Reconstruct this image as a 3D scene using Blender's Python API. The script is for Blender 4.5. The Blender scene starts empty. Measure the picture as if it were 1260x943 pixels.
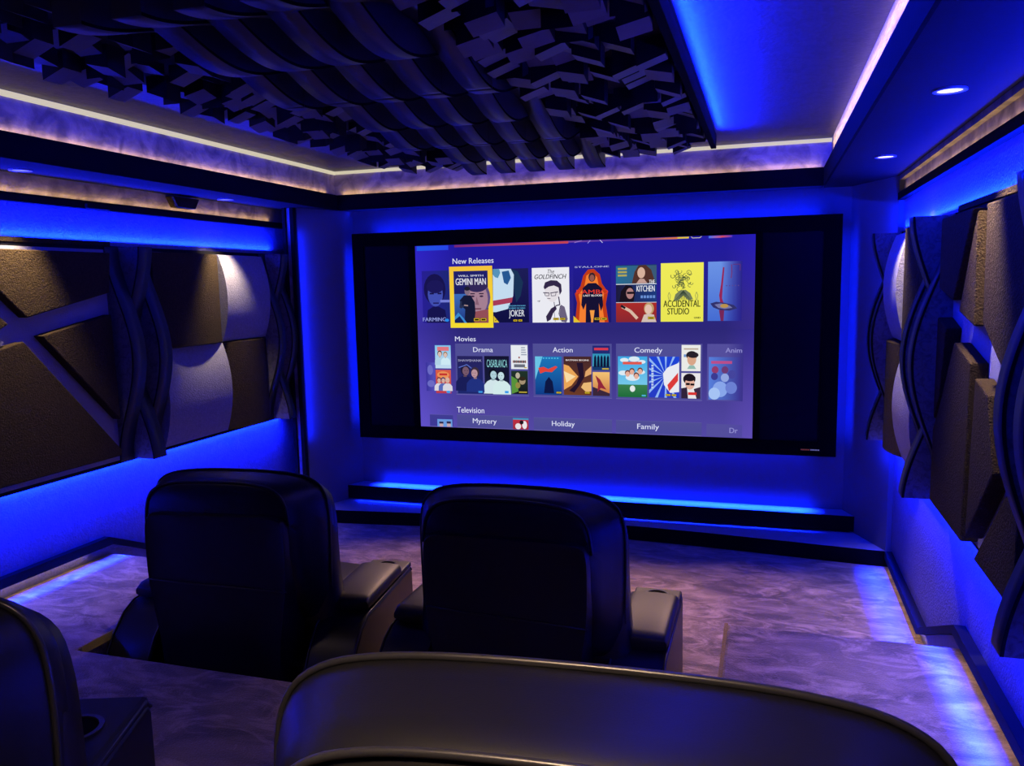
import bpy, bmesh, math, random
from mathutils import Vector, Matrix
R = random.Random(7)
SC = bpy.context.scene
COL = SC.collection
ZOFF = 1.712            # lower floor sits at z = 0 after the final shift; below, z = 0 is the eye height

# ------------------------------------------------------------------ helpers
def s2l(c):
    return tuple((x/12.92 if x <= .04045 else ((x+.055)/1.055)**2.4) for x in (c[0]/255, c[1]/255, c[2]/255))

def mat(name, color, rough=.6, metal=0, bump=None, bdist=.01, vary=None, spec=.5, emis=None, estr=0, coat=0, sheen=0, stretch=None):
    m = bpy.data.materials.new(name); m.use_nodes = True
    nt = m.node_tree; N = nt.nodes; L = nt.links
    b = N['Principled BSDF']
    b.inputs['Base Color'].default_value = (*color, 1)
    b.inputs['Roughness'].default_value = rough
    b.inputs['Metallic'].default_value = metal
    b.inputs['Specular IOR Level'].default_value = spec
    if sheen:
        b.inputs['Sheen Weight'].default_value = sheen; b.inputs['Sheen Roughness'].default_value = .4
    if emis:
        b.inputs['Emission Color'].default_value = (*emis, 1); b.inputs['Emission Strength'].default_value = estr
    geo = None
    if bump or vary:
        geo = N.new('ShaderNodeNewGeometry'); src = geo.outputs['Position']
        if stretch:
            mp = N.new('ShaderNodeMapping'); mp.inputs['Scale'].default_value = stretch
            L.new(src, mp.inputs['Vector']); src = mp.outputs['Vector']
    if bump:
        scale, strength, detail = bump
        n = N.new('ShaderNodeTexNoise'); n.inputs['Scale'].default_value = scale; n.inputs['Detail'].default_value = detail
        L.new(src, n.inputs['Vector'])
        bp = N.new('ShaderNodeBump'); bp.inputs['Strength'].default_value = strength; bp.inputs['Distance'].default_value = bdist
        L.new(n.outputs['Fac'], bp.inputs['Height']); L.new(bp.outputs['Normal'], b.inputs['Normal'])
    if vary:
        scale, color2, lo, hi = vary
        n = N.new('ShaderNodeTexNoise'); n.inputs['Scale'].default_value = scale; n.inputs['Detail'].default_value = 6
        n.inputs['Distortion'].default_value = 1.2
        L.new(src, n.inputs['Vector'])
        mr = N.new('ShaderNodeMapRange'); mr.inputs['From Min'].default_value = lo; mr.inputs['From Max'].default_value = hi
        L.new(n.outputs['Fac'], mr.inputs['Value'])
        mx = N.new('ShaderNodeMix'); mx.data_type = 'RGBA'
        mx.inputs['A'].default_value = (*color, 1); mx.inputs['B'].default_value = (*color2, 1)
        L.new(mr.outputs['Result'], mx.inputs['Factor']); L.new(mx.outputs['Result'], b.inputs['Base Color'])
    return m

def obj(name, bm, m, parent=None, smooth=False, bevel=0, label=None, sharp=None):
    me = bpy.data.meshes.new(name)
    bmesh.ops.recalc_face_normals(bm, faces=bm.faces)
    bm.to_mesh(me); bm.free()
    for mm in (m if isinstance(m, (list, tuple)) else [m]): me.materials.append(mm)
    o = bpy.data.objects.new(name, me); COL.objects.link(o)
    if parent is not None: o.parent = parent
    if smooth:
        for p in me.polygons: p.use_smooth = True
        if sharp: me.set_sharp_from_angle(angle=math.radians(sharp))
    if bevel:
        b = o.modifiers.new('bevel', 'BEVEL'); b.width = bevel; b.segments = 2; b.limit_method = 'ANGLE'
    if label: o['label'] = label
    return o

def thing(name, label, cat, loc=(0,0,0), rz=0, group=None):
    o = bpy.data.objects.new(name, None); COL.objects.link(o)
    o.location = loc; o.rotation_euler = (0,0,rz); o.empty_display_size = .1
    o['label'] = label; o['category'] = cat
    if group: o['group'] = group
    return o

def tag(o, label, cat, group=None, kind=None):
    o['label'] = label; o['category'] = cat
    if group: o['group'] = group
    if kind: o['kind'] = kind
    return o

def struct(name, bm, m, label, cat='room', **k):
    o = obj(name, bm, m, **k); o['kind'] = 'structure'; o['label'] = label; o['category'] = cat
    return o

def box(bm, x0, x1, y0, y1, z0, z1):
    vs = [bm.verts.new((x, y, z)) for z in (z0, z1) for y in (y0, y1) for x in (x0, x1)]
    for f in ((0,2,3,1),(4,5,7,6),(0,1,5,4),(2,6,7,3),(0,4,6,2),(1,3,7,5)):
        bm.faces.new([vs[i] for i in f])
    return bm

def boxes(*bs):
    bm = bmesh.new()
    for b in bs: box(bm, *b)
    return bm

def prism(bm, pts, axis, a, b):
    """polygon pts (2-D) extruded along axis from a to b. axis x: pts=(y,z); y: (x,z); z: (x,y)"""
    def mk(p, t):
        return {'x': (t, p[0], p[1]), 'y': (p[0], t, p[1]), 'z': (p[0], p[1], t)}[axis]
    v0 = [bm.verts.new(mk(p, a)) for p in pts]; v1 = [bm.verts.new(mk(p, b)) for p in pts]
    bm.faces.new(v0); bm.faces.new(list(reversed(v1)))
    n = len(pts)
    for i in range(n):
        bm.faces.new((v0[i], v0[(i+1) % n], v1[(i+1) % n], v1[i]))
    return bm

def loft(bm, rings, cap=True, dome=0):
    """rings: list of closed point lists with equal counts"""
    vr = [[bm.verts.new(p) for p in r] for r in rings]
    n = len(rings[0])
    for a, b in zip(vr[:-1], vr[1:]):
        for i in range(n):
            bm.faces.new((a[i], a[(i+1) % n], b[(i+1) % n], b[i]))
    if cap:
        for r, sgn in ((vr[0], -1), (vr[-1], 1)):
            c = sum((v.co for v in r), Vector())/n
            inner = [bm.verts.new(c + (v.co-c)*.6 + Vector((0, sgn*dome*.7, 0))) for v in r]
            cc = bm.verts.new(c + Vector((0, sgn*dome, 0)))
            for i in range(n):
                bm.faces.new((r[i], r[(i+1) % n], inner[(i+1) % n], inner[i]))
                bm.faces.new((inner[i], inner[(i+1) % n], cc))
    return bm

def smooth_poly(pts, k=2):
    for _ in range(k):
        q = []
        n = len(pts)
        for i in range(n):
            a, b = Vector(pts[i]), Vector(pts[(i+1) % n])
            q.append(tuple(a*.75+b*.25)); q.append(tuple(a*.25+b*.75))
        pts = q
    return pts

def tube(bm, pts, r, seg=8, closed=False):
    pts = [Vector(p) for p in pts]; n = len(pts); rings = []
    up = Vector((.13, .21, .97)).normalized()
    for i, p in enumerate(pts):
        if closed: t = (pts[(i+1) % n]-pts[i-1])
        else: t = pts[min(i+1, n-1)]-pts[max(i-1, 0)]
        t.normalize()
        a = t.cross(up)
        if a.length < .1: a = t.cross(Vector((1, 0, 0)))
        a.normalize(); b = t.cross(a)
        rings.append([bm.verts.new(p+(a*math.cos(2*math.pi*j/seg)+b*math.sin(2*math.pi*j/seg))*r) for j in range(seg)])
    m = n if closed else n-1
    for i in range(m):
        A, B = rings[i], rings[(i+1) % n]
        for j in range(seg):
            bm.faces.new((A[j], A[(j+1) % seg], B[(j+1) % seg], B[j]))
    if not closed:
        bm.faces.new(rings[0]); bm.faces.new(rings[-1])
    return bm

def cyl(bm, c, r, h, seg=32, r2=None):
    r2 = r if r2 is None else r2
    loft_r = [[(c[0]+rr*math.cos(2*math.pi*i/seg), c[1]+rr*math.sin(2*math.pi*i/seg), z) for i in range(seg)] for rr, z in ((r, c[2]), (r2, c[2]+h))]
    a = [bm.verts.new(p) for p in loft_r[0]]; b = [bm.verts.new(p) for p in loft_r[1]]
    for i in range(seg): bm.faces.new((a[i], a[(i+1) % seg], b[(i+1) % seg], b[i]))
    bm.faces.new(a); bm.faces.new(b)
    return bm

def ring(bm, c, ro, ri, z0, z1, seg=40):
    def rr(r, z): return [bm.verts.new((c[0]+r*math.cos(2*math.pi*i/seg), c[1]+r*math.sin(2*math.pi*i/seg), z)) for i in range(seg)]
    A = [rr(ro, z0), rr(ro, z1), rr(ri, z1), rr(ri, z0)]
    for k in range(4):
        p, q = A[k], A[(k+1) % 4]
        for i in range(seg): bm.faces.new((p[i], p[(i+1) % seg], q[(i+1) % seg], q[i]))
    return bm

def area(name, loc, d, sx, sy, color, power, spread=180, roll_axis='y'):
    """area light at loc shining along d; its long side sy lies along roll_axis"""
    l = bpy.data.lights.new(name, 'AREA'); l.shape = 'RECTANGLE'; l.size = sx; l.size_y = sy
    l.color = color; l.energy = power; l.spread = math.radians(spread)
    o = bpy.data.objects.new(name, l); COL.objects.link(o)
    z = -Vector(d).normalized()
    y = {'x': Vector((1,0,0)), 'y': Vector((0,1,0)), 'z': Vector((0,0,1))}[roll_axis]
    y = (y - z*y.dot(z)).normalized(); x = y.cross(z)
    M = Matrix((x, y, z)).transposed().to_4x4(); M.translation = Vector(loc)
    o.matrix_world = M
    return o

def spot(name, loc, d, color, power, angle, blend=.5, r=.02):
    l = bpy.data.lights.new(name, 'SPOT'); l.color = color; l.energy = power
    l.spot_size = math.radians(angle); l.spot_blend = blend; l.shadow_soft_size = r
    o = bpy.data.objects.new(name, l); COL.objects.link(o)
    o.location = loc; o.rotation_euler = Vector(d).to_track_quat('-Z', 'Y').to_euler()
    return o

# ------------------------------------------------------------------ materials
BLUE = (.002, .014, 1.0); WARM = (1.0, .66, .28); WARMW = (1.0, .80, .55); COOL = (.55, .45, 1.0)
M = {}
M['plaster'] = mat('textured_plaster', (.46,.40,.37), .5, bump=(35, .6, 6), vary=(7, (.20,.17,.18), .40, .66))
M['plaster_tan'] = mat('tan_plaster', (.30,.25,.19), .5, bump=(45, .6, 6), vary=(16, (.20,.16,.12), .38, .66), stretch=(1, .35, 2.5))
M['wall'] = mat('wall_fabric', (.20,.20,.34), .6, bump=(110, .6, 4), vary=(30, (.15,.15,.27), .3, .7))
M['splay'] = mat('painted_side_wall', (.13,.13,.15), .7, bump=(80, .1, 3))
M['ceiling'] = mat('ceiling_plaster', (.12,.11,.17), .55, bump=(60, .25, 4), vary=(18, (.085,.08,.13), .3, .7))
M['dark'] = mat('dark_soffit_paint', (.006,.006,.009), .9, spec=.1, bump=(60, .1, 3))
M['soffit'] = mat('soffit_underside', (.030,.030,.036), .9, spec=.1, bump=(60, .1, 3))
M['black'] = mat('black_trim', (.008,.008,.010), .8, spec=.15)
M['velvet'] = mat('black_velvet', (.0022,.0022,.0026), .9, spec=.1)
M['mask'] = mat('masking_cloth', (.010,.010,.016), .85, spec=.1)
M['stepface'] = mat('black_step_riser', (.003,.003,.005), .9, spec=.1)
M['steptop'] = mat('stage_step_top', (.30,.30,.32), .5, bump=(70, .1, 3))
M['white_led'] = mat('warm_white_led', (.03,.03,.02), .5, emis=s2l((226,216,188)), estr=.85)
M['brown'] = mat('brown_felt', (.068,.046,.021), .95, bump=(160, .9, 6), vary=(90, (.038,.025,.012), .3, .7), spec=.15)
M['gray_felt'] = mat('grey_fabric_panel', (.33,.32,.35), .85, bump=(140, .5, 5), vary=(60, (.26,.25,.28), .3, .7), spec=.2)
M['backing'] = mat('pale_backing_fabric', (.34,.33,.36), .85, bump=(140, .4, 4), spec=.2)
M['wave_front'] = mat('wave_fin_front', (.034,.042,.046), .45, bump=(90, .1, 3))
M['wave_side'] = mat('wave_fin_side', (.20,.19,.175), .9, bump=(100, .3, 4), vary=(35, (.09,.085,.08), .45, .75))
M['wave_dark'] = mat('ceiling_fin', (.045,.045,.055), .40, bump=(40, .05, 2))
M['block'] = mat('skyline_block_lit', (.17,.17,.17), .5, bump=(60, .1, 2))  # lighter tone imitates light caught on the undersides of the blocks
M['blockshade'] = mat('skyline_block_shaded', (.012,.012,.016), .6)  # near-black tone puts the shade between blocks into their sides
M['blockbase'] = mat('skyline_base', (.006,.006,.008), .8)
M['leather'] = mat('black_leather', (.011,.011,.013), .36, bump=(420, .10, 2), bdist=.0015)
M['leather_side'] = mat('black_leather_panel', (.008,.008,.010), .42, bump=(420, .10, 2), bdist=.0015)
M['piping'] = mat('leather_piping', (.030,.030,.036), .30)
M['leather_pad'] = mat('arm_pad_leather', (.012,.012,.015), .5, bump=(420, .10, 2), bdist=.0015)
M['steel'] = mat('cup_ring_metal', (.10,.10,.11), .3, metal=.8)
M['lamp'] = mat('downlight_lens', (.8,.8,.8), .4, emis=(1,.9,.72), estr=1.3)
M['lamp_off'] = mat('downlight_lens_dim', (.6,.6,.7), .4, emis=(.35,.35,.8), estr=.5)
M['lampring'] = mat('downlight_ring', (.35,.35,.38), .4)
M['gold'] = mat('painted_edge_glow', (.30,.20,.08), .9, bump=(300, 1, 3), emis=(.5,.30,.05), estr=.05)  # gold colour and faint glow stand in for warm light on the carpet edge
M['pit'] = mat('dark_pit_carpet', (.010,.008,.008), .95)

# carpet: grey pile with brushed lighter marks
def carpet(name, k=1.0, tint=(1,1,1)):
    m = bpy.data.materials.new(name); m.use_nodes = True
    nt = m.node_tree; N = nt.nodes; L = nt.links; b = N['Principled BSDF']
    b.inputs['Roughness'].default_value = .95; b.inputs['Specular IOR Level'].default_value = .1
    b.inputs['Sheen Weight'].default_value = .3
    g = N.new('ShaderNodeNewGeometry')
    mp = N.new('ShaderNodeMapping'); mp.inputs['Rotation'].default_value = (0,0,.35); mp.inputs['Scale'].default_value = (1.0, 2.0, 1)
    L.new(g.outputs['Position'], mp.inputs['Vector'])
    n1 = N.new('ShaderNodeTexNoise'); n1.inputs['Scale'].default_value = 2.2; n1.inputs['Detail'].default_value = 9; n1.inputs['Roughness'].default_value = .62; n1.inputs['Distortion'].default_value = 1.4
    n2 = N.new('ShaderNodeTexNoise'); n2.inputs['Scale'].default_value = 4.5; n2.inputs['Detail'].default_value = 8; n2.inputs['Roughness'].default_value = .7; n2.inputs['Distortion'].default_value = 1.3
    n3 = N.new('ShaderNodeTexNoise'); n3.inputs['Scale'].default_value = 160; n3.inputs['Detail'].default_value = 2
    L.new(mp.outputs['Vector'], n1.inputs['Vector']); L.new(mp.outputs['Vector'], n2.inputs['Vector']); L.new(g.outputs['Position'], n3.inputs['Vector'])
    r1 = N.new('ShaderNodeValToRGB'); e = r1.color_ramp.elements
    c0 = tuple(a*t*k for a, t in zip((.15,.110,.085), tint)); c1 = tuple(a*t*k for a, t in zip((.30,.220,.165), tint))
    e[0].position = .40; e[0].color = (*c0, 1); e[1].position = .60; e[1].color = (*c1, 1)
    L.new(n1.outputs['Fac'], r1.inputs['Fac'])
    r2 = N.new('ShaderNodeValToRGB'); e = r2.color_ramp.elements
    e[0].position = .47; e[0].color = (0,0,0,1); e[1].position = .66; e[1].color = (1,1,1,1)
    L.new(n2.outputs['Fac'], r2.inputs['Fac'])
    mx = N.new('ShaderNodeMix'); mx.data_type = 'RGBA'; mx.inputs['B'].default_value = (*tuple(a*t*k for a, t in zip((.52,.385,.30), tint)), 1)
    L.new(r1.outputs['Color'], mx.inputs['A']); L.new(r2.outputs['Color'], mx.inputs['Factor'])
    mm = N.new('ShaderNodeMix'); mm.data_type = 'RGBA'; mm.blend_type = 'MULTIPLY'; mm.inputs['Factor'].default_value = .45
    L.new(mx.outputs['Result'], mm.inputs['A']); L.new(n3.outputs['Fac'], mm.inputs['B'])
    L.new(mm.outputs['Result'], b.inputs['Base Color'])
    bp = N.new('ShaderNodeBump'); bp.inputs['Strength'].default_value = .6; bp.inputs['Distance'].default_value = .006
    ad = N.new('ShaderNodeMath'); ad.operation = 'ADD'
    L.new(n3.outputs['Fac'], ad.inputs[0]); L.new(n2.outputs['Fac'], ad.inputs[1]); L.new(ad.outputs[0], bp.inputs['Height'])
    L.new(bp.outputs['Normal'], b.inputs['Normal'])
    return m
M['carpet'] = carpet('brushed_grey_carpet')

# ------------------------------------------------------------------ room constants
XL, XR = -3.36, .73            # side wall planes
YB = -1.5                      # rear wall
ZF, ZP = -1.712, -1.40         # lower floor, seating platform
ZS, ZB, ZC = .56, .67, .85     # soffit underside, lip top, coffered ceiling
YW = 5.52                      # recessed screen wall

# floor and platform ---------------------------------------------------------
struct('floor', boxes((XL-.1, XR+.1, YB-.1, YW+.1, ZF-.08, ZF)), M['carpet'], 'brushed grey carpet on the lower floor before the stage', 'floor')
PX0, PX1, PY0, PY1 = -2.57, -.13, 2.37, 3.27
bm = bmesh.new()
prism(bm, [(XL, YB), (XR, YB), (XR, PY1), (PX1, PY1), (PX1, PY0), (PX0, PY0), (PX0, PY1+.09), (XL, PY1+.09)], 'z', ZF, ZP)
o = struct('floor.001', bm, M['carpet'], 'raised carpeted platform notched around the front row of seats', 'platform', bevel=.012)
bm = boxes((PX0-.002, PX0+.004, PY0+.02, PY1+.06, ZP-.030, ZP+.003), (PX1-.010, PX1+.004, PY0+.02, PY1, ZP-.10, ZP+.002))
struct('trim_1', bm, M['gold'], 'fringe coloured gold as if warmly lit along the cut edges of the platform carpet', 'carpet edge')
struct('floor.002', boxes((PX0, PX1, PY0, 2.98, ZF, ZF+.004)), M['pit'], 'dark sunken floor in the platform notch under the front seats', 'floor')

# side walls ------------------------------------------------------------------
struct('wall_left', boxes((XL-.12, XL, YB-.1, YW+.1, ZF-.05, ZC+.1)), M['wall'], 'left side wall, textured fabric washed in blue', 'wall')
struct('wall_right', boxes((XR, XR+.12, YB-.1, YW+.1, ZF-.05, ZC+.1)), M['wall'], 'right side wall, textured fabric washed in blue', 'wall')
struct('wall_rear', boxes((XL-.1, XR+.1, YB-.1, YB, ZF-.05, ZC+.1)), M['wall'], 'rear wall behind the seats', 'wall')
struct('wall_front', boxes((XL-.1, XR+.1, YW, YW+.1, ZF-.05, ZC+.1)), M['splay'], 'recessed front wall behind the projection screen', 'wall')
# splayed reveals
for nm, pts, lab in (('wall_front_right', [(.497, YW), (.700, 5.06), (.79, 5.06), (.79, YW)], 'splayed blue-lit reveal right of the screen'),
                     ('wall_front_left', [(-2.975, YW), (-3.165, 5.06), (-3.24, 5.06), (-3.33, YW)], 'splayed blue-lit reveal left of the screen')):
    bm = bmesh.new(); prism(bm, pts, 'z', ZF, ZS+.02)
    struct(nm, bm, M['splay'], lab, 'wall')

# baseboard trims that step up with the platform, black edging round the blue wall field
def edge_run(x0, x1, yj0, yj1, zb, zt):
    bm = bmesh.new()
    lo, hi, th = ZF+.105, ZP+.10, .045
    prism(bm, [(5.03, lo), (yj0, lo), (yj1, hi), (YB, hi), (YB, hi-th), (yj1+.02, hi-th), (yj0+.03, lo-th), (5.03, lo-th)], 'x', x0, x1)
    return bm
struct('baseboard_right', edge_run(.69, XR, 3.93, 3.24, 0, 0), M['black'], 'black wall trim stepping up along the right wall', 'trim')
struct('baseboard_left', edge_run(XL, XL+.04, 4.0, 3.33, 0, 0), M['black'], 'black wall trim stepping up along the left wall', 'trim')
for nm, x0, x1, lab in (('trim_2', .695, XR, 'right'), ('trim_3', XL, XL+.035, 'left')):
    ye = 5.20 if x0 > 0 else 5.28
    struct(nm, boxes((x0, x1, YB, ye, .425, .465), (x0, x1, ye-.035, ye, -1.62, .465)), M['black'], 'black edging above the blue band on the %s wall' % lab, 'trim')
struct('trim_4', boxes((-3.262, -3.235, 5.02, 5.058, ZF+.1, ZS), (-3.20, -3.172, 5.02, 5.058, ZF+.1, ZS)), M['black'], 'black vertical edging left of the stage', 'trim')
struct('trim_5', boxes((-3.235, -3.20, 5.035, 5.058, ZF+.1, ZS)), M['plaster'], 'narrow tan post left of the stage', 'trim')
# small crown moulding under the soffit
struct('trim_6', boxes((XR-.03, XR, YB, 5.22, .535, ZS)), M['plaster'], 'tan crown strip where right wall meets soffit', 'trim')

for nm, x0, x1, lab in (('trim_17', XR-.004, XR, 'right'), ('trim_18', XL, XL+.004, 'left')):
    struct(nm, boxes((x0, x1, YB, 5.2 if x0 > 0 else 5.28, .465, ZS)), M['plaster'], 'tan plaster strip above the black edging on the %s wall' % lab, 'trim')
# soffits and coffered ceiling ---------------------------------------------------
SX0, SX1, SY1 = -3.02, .32, 5.38
struct('ceiling', boxes((XL-.1, XR+.1, YB-.1, YW+.1, ZC, ZC+.08)), M['ceiling'], 'recessed ceiling washed with blue light', 'ceiling')
def soffit(nm, b, lip, lab):
    o = struct(nm, boxes(b), M['soffit'], lab, 'soffit')
    return o
struct('ceiling.001', boxes((XL, SX0-.012, YB, YW, ZS, ZB-.004)), M['soffit'], 'dark soffit along the left wall', 'soffit')
struct('ceiling.002', boxes((SX1+.012, XR, YB, YW, ZS, ZB-.004)), M['soffit'], 'dark soffit along the right wall', 'soffit')
struct('ceiling.003', boxes((SX0, SX1, SY1+.012, YW, ZS, ZB-.004)), M['soffit'], 'dark soffit over the screen', 'soffit')
struct('trim_7', boxes((SX0-.012, SX0, YB, SY1, ZS, ZB)), M['dark'], 'black fascia of the left soffit', 'trim')
struct('trim_8', boxes((SX1, SX1+.012, YB, SY1, ZS, ZB)), M['dark'], 'black fascia of the right soffit', 'trim')
struct('trim_9', boxes((SX0-.012, SX1+.012, SY1, SY1+.012, ZS, ZB)), M['dark'], 'black fascia of the front soffit', 'trim')
struct('trim_10', boxes((XL, SX0-.045, YB, YW, ZB, ZC)), M['plaster'], 'mottled plaster upstand above the left soffit', 'trim')
struct('trim_11', boxes((SX1+.045, XR, YB, YW, ZB, ZC)), M['plaster_tan'], 'brightly lit plaster upstand above the right soffit', 'trim')
struct('trim_12', boxes((SX0-.045, SX1+.045, SY1+.05, YW, ZB, ZC)), M['plaster'], 'mottled plaster upstand over the screen', 'trim')
struct('trim_13', boxes((SX0-.045, SX0-.033, YB, SY1+.05, ZC-.028, ZC-.004)), M['white_led'], 'white light line along the left edge of the ceiling', 'light line')
struct('trim_14', boxes((SX0-.033, SX1+.045, SY1+.038, SY1+.05, ZC-.026, ZC-.004)), M['white_led'], 'white light line along the front edge of the ceiling', 'light line')

# stage steps ---------------------------------------------------------------------
def face_split_top(bm, zt):
    for f in bm.faces:
        f.normal_update()
        f.material_index = 1 if (f.normal.z > .9 and f.calc_center_median().z > zt-.002) else 0
bm = bmesh.new()
prism(bm, [(-3.035, 5.375), (.555, 5.375), (.495, YW), (-2.973, YW)], 'z', -1.605, -1.506)
bmesh.ops.recalc_face_normals(bm, faces=bm.faces); face_split_top(bm, -1.506)
struct('trim_15', bm, [M['stepface'], M['steptop']], 'upper stage step below the screen, black riser and blue-lit top', 'stage step')
front = []
for i in range(25):
    t = i/24; x = -3.235 + t*(.79+3.235)
    y = 5.055 + .155*math.sin(math.pi*min(1, max(0, (x+3.17)/3.87)))**1.2 if -3.17 < x < .70 else 5.055
    front.append((x, y))
bm = bmesh.new()
prism(bm, front + [(.79, YW), (-3.235, YW)], 'z', ZF, -1.616)
bmesh.ops.recalc_face_normals(bm, faces=bm.faces); face_split_top(bm, -1.616)
struct('trim_16', bm, [M['stepface'], M['steptop']], 'lower stage step with a curved black riser', 'stage step')

# ------------------------------------------------------------------ projection screen
YS = 5.40
def emission_mat(name, strength):
    m = bpy.data.materials.new(name); m.use_nodes = True
    nt = m.node_tree; N = nt.nodes; L = nt.links; N.clear()
    out = N.new('ShaderNodeOutputMaterial'); e = N.new('ShaderNodeEmission'); a = N.new('ShaderNodeAttribute'); a.attribute_name = 'Col'
    e.inputs['Strength'].default_value = strength
    L.new(a.outputs['Color'], e.inputs['Color']); L.new(e.outputs[0], out.inputs['Surface'])
    return m
M['picture'] = emission_mat('projected_picture', .95)
scr = thing('projection_screen', 'large black framed projection screen showing a film menu', 'screen', (-1.245, YS, -1.133))
SO = Vector(scr.location)
def rel(bm, off=SO):
    bmesh.ops.translate(bm, verts=bm.verts, vec=-Vector(off)); return bm
fx0, fx1, fz0, fz1 = -2.925, .438, -1.133, .387
ix0, ix1, iz0, iz1 = -2.835, .333, -1.04, .292
bm = boxes((fx0, ix0, YS, YS+.05, fz0, fz1), (ix1, fx1, YS, YS+.05, fz0, fz1), (ix0, ix1, YS, YS+.05, iz1, fz1), (ix0, ix1, YS, YS+.05, fz0, iz0))
obj('screen_frame', rel(bm), M['velvet'], scr)
PXA, PXB, PZA, PZB = -2.424, -.072, -1.034, .283
obj('masking_panel', rel(boxes((ix0, -2.477, YS+.012, YS+.03, iz0, iz1))), M['mask'], scr)
obj('masking_panel', rel(boxes((-.028, ix1, YS+.012, YS+.03, iz0, iz1))), M['mask'], scr)
obj('masking_bar', rel(boxes((-2.477, PXA, YS+.002, YS+.03, iz0, iz1))), M['velvet'], scr)
obj('masking_bar', rel(boxes((PXB, -.028, YS+.002, YS+.03, iz0, iz1))), M['velvet'], scr)
o = obj('logo_plate', rel(boxes((.222, .348, YS-.003, YS, -1.100, -1.084))), M['black'], scr)
obj('backing_board', rel(boxes((fx0+.12, fx1-.12, YS+.03, YS+.05, fz0+.1, fz1-.1))), M['velvet'], scr)

def s2e(c):
    # picture colours, allowing for the display gamma set at the end
    return s2l(tuple(255*(v/255)**.9 for v in c))
class Art:
    """flat coloured shapes on the picture surface, in 1280 x 720 picture units"""
    def __init__(s, layer=0):
        s.bm = bmesh.new(); s.cl = s.bm.loops.layers.float_color.new('Col'); s.n = layer
    def pt(s, p, k):
        return (PXA+(PXB-PXA)*p[0]/1280-SO.x, (YS+.008-.00008*k)-SO.y, PZB-(PZB-PZA)*p[1]/720-SO.z)
    def poly(s, pts, col, cols=None):
        s.n += 1
        vs = [s.bm.verts.new(s.pt(p, s.n)) for p in pts]
        f = s.bm.faces.new(vs)
        for i, l in enumerate(f.loops):
            c = s2e(cols[i] if cols else col); l[s.cl] = (*c, 1)
        return f
    def rect(s, x0, y0, x1, y1, col, col2=None, horiz=False):
        if col2 is None: return s.poly([(x0,y0),(x1,y0),(x1,y1),(x0,y1)], col)
        cs = [col, col2, col2, col] if horiz else [col, col, col2, col2]
        return s.poly([(x0,y0),(x1,y0),(x1,y1),(x0,y1)], None, cs)
    def ell(s, cx, cy, rx, ry, col, seg=20, a0=0, a1=360, rot=0):
        pts = []
        for i in range(seg):
            a = math.radians(a0+(a1-a0)*i/(seg if a1-a0 >= 360 else seg-1)); x, y = rx*math.cos(a), ry*math.sin(a)
            c, q = math.cos(math.radians(rot)), math.sin(math.radians(rot))
            pts.append((cx+x*c-y*q, cy+x*q+y*c))
        return s.poly(pts, col)
    def line(s, pts, w, col):
        for (xa, ya), (xb, yb) in zip(pts[:-1], pts[1:]):
            dx, dy = xb-xa, yb-ya; l = math.hypot(dx, dy) or 1; nx, ny = -dy/l*w/2, dx/l*w/2
            s.poly([(xa+nx,ya+ny),(xb+nx,yb+ny),(xb-nx,yb-ny),(xa-nx,ya-ny)], col)
            s.n -= 1
        s.n += 1
    def text(s, t, x0, x1, ytop, ybot, col, bold=0, shear=0):
        if bold:
            d = .45 if bold < .01 else .8
            s.text(t, x0+d, x1+d, ytop, ybot, col, 0, shear)
        bold = 0
        s.n += 1
        cu = bpy.data.curves.new('t', 'FONT'); cu.body = t; cu.size = 1; cu.offset = bold; cu.resolution_u = 3; cu.shear = shear
        ob = bpy.data.objects.new('t', cu); COL.objects.link(ob)
        dg = bpy.context.evaluated_depsgraph_get(); me = bpy.data.meshes.new_from_object(ob.evaluated_get(dg))
        bpy.data.objects.remove(ob); bpy.data.curves.remove(cu)
        xs = [v.co.x for v in me.vertices]; ys = [v.co.y for v in me.vertices]
        ax, bx, ay, by = min(xs), max(xs), min(ys), max(ys)
        c = s2e(col)
        vs = [s.bm.verts.new(s.pt((x0+(v.co.x-ax)/(bx-ax)*(x1-x0), ybot-(v.co.y-ay)/(by-ay)*(ybot-ytop)), s.n)) for v in me.vertices]
        for p in me.polygons:
            try: f = s.bm.faces.new([vs[i] for i in p.vertices])
            except ValueError: continue
            for l in f.loops: l[s.cl] = (*c, 1)
        bpy.data.meshes.remove(me)
    def person(s, cx, cy, h, skin, hair, coat, look=0):
        """generic half-length figure: head, hair, shoulders"""
        s.poly([(cx-h*.42, cy+h), (cx-h*.40, cy+h*.62), (cx-h*.26, cy+h*.46), (cx-h*.10, cy+h*.38), (cx+h*.10, cy+h*.38), (cx+h*.26, cy+h*.46), (cx+h*.40, cy+h*.62), (cx+h*.42, cy+h)], coat)
        s.rect(cx-h*.07, cy+h*.26, cx+h*.07, cy+h*.42, tuple(int(v*.8) for v in skin))
        s.ell(cx, cy+h*.13, h*.19, h*.23, hair)
        s.ell(cx+look*h*.03, cy+h*.18, h*.145, h*.18, skin)
        d = tuple(int(v*.35) for v in skin)
        for e in (-1, 1): s.ell(cx+look*h*.05+e*h*.055, cy+h*.16, h*.025, h*.013, d, 8)
        s.rect(cx+look*h*.05-h*.04, cy+h*.27, cx+look*h*.05+h*.04, cy+h*.285, tuple(int(v*.6) for v in skin))
    def tags(s, x, y, n=2, w=17, h=9, col=(222,190,40)):
        for i in range(n):
            s.rect(x+i*(w+3), y, x+i*(w+3)+w, y+h, (30,25,10)); s.rect(x+i*(w+3)+1, y+1, x+i*(w+3)+w-1, y+h-1, col)
            s.rect(x+i*(w+3)+4, y+3.4, x+i*(w+3)+w-4, y+h-3.4, (40,34,10))
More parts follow.
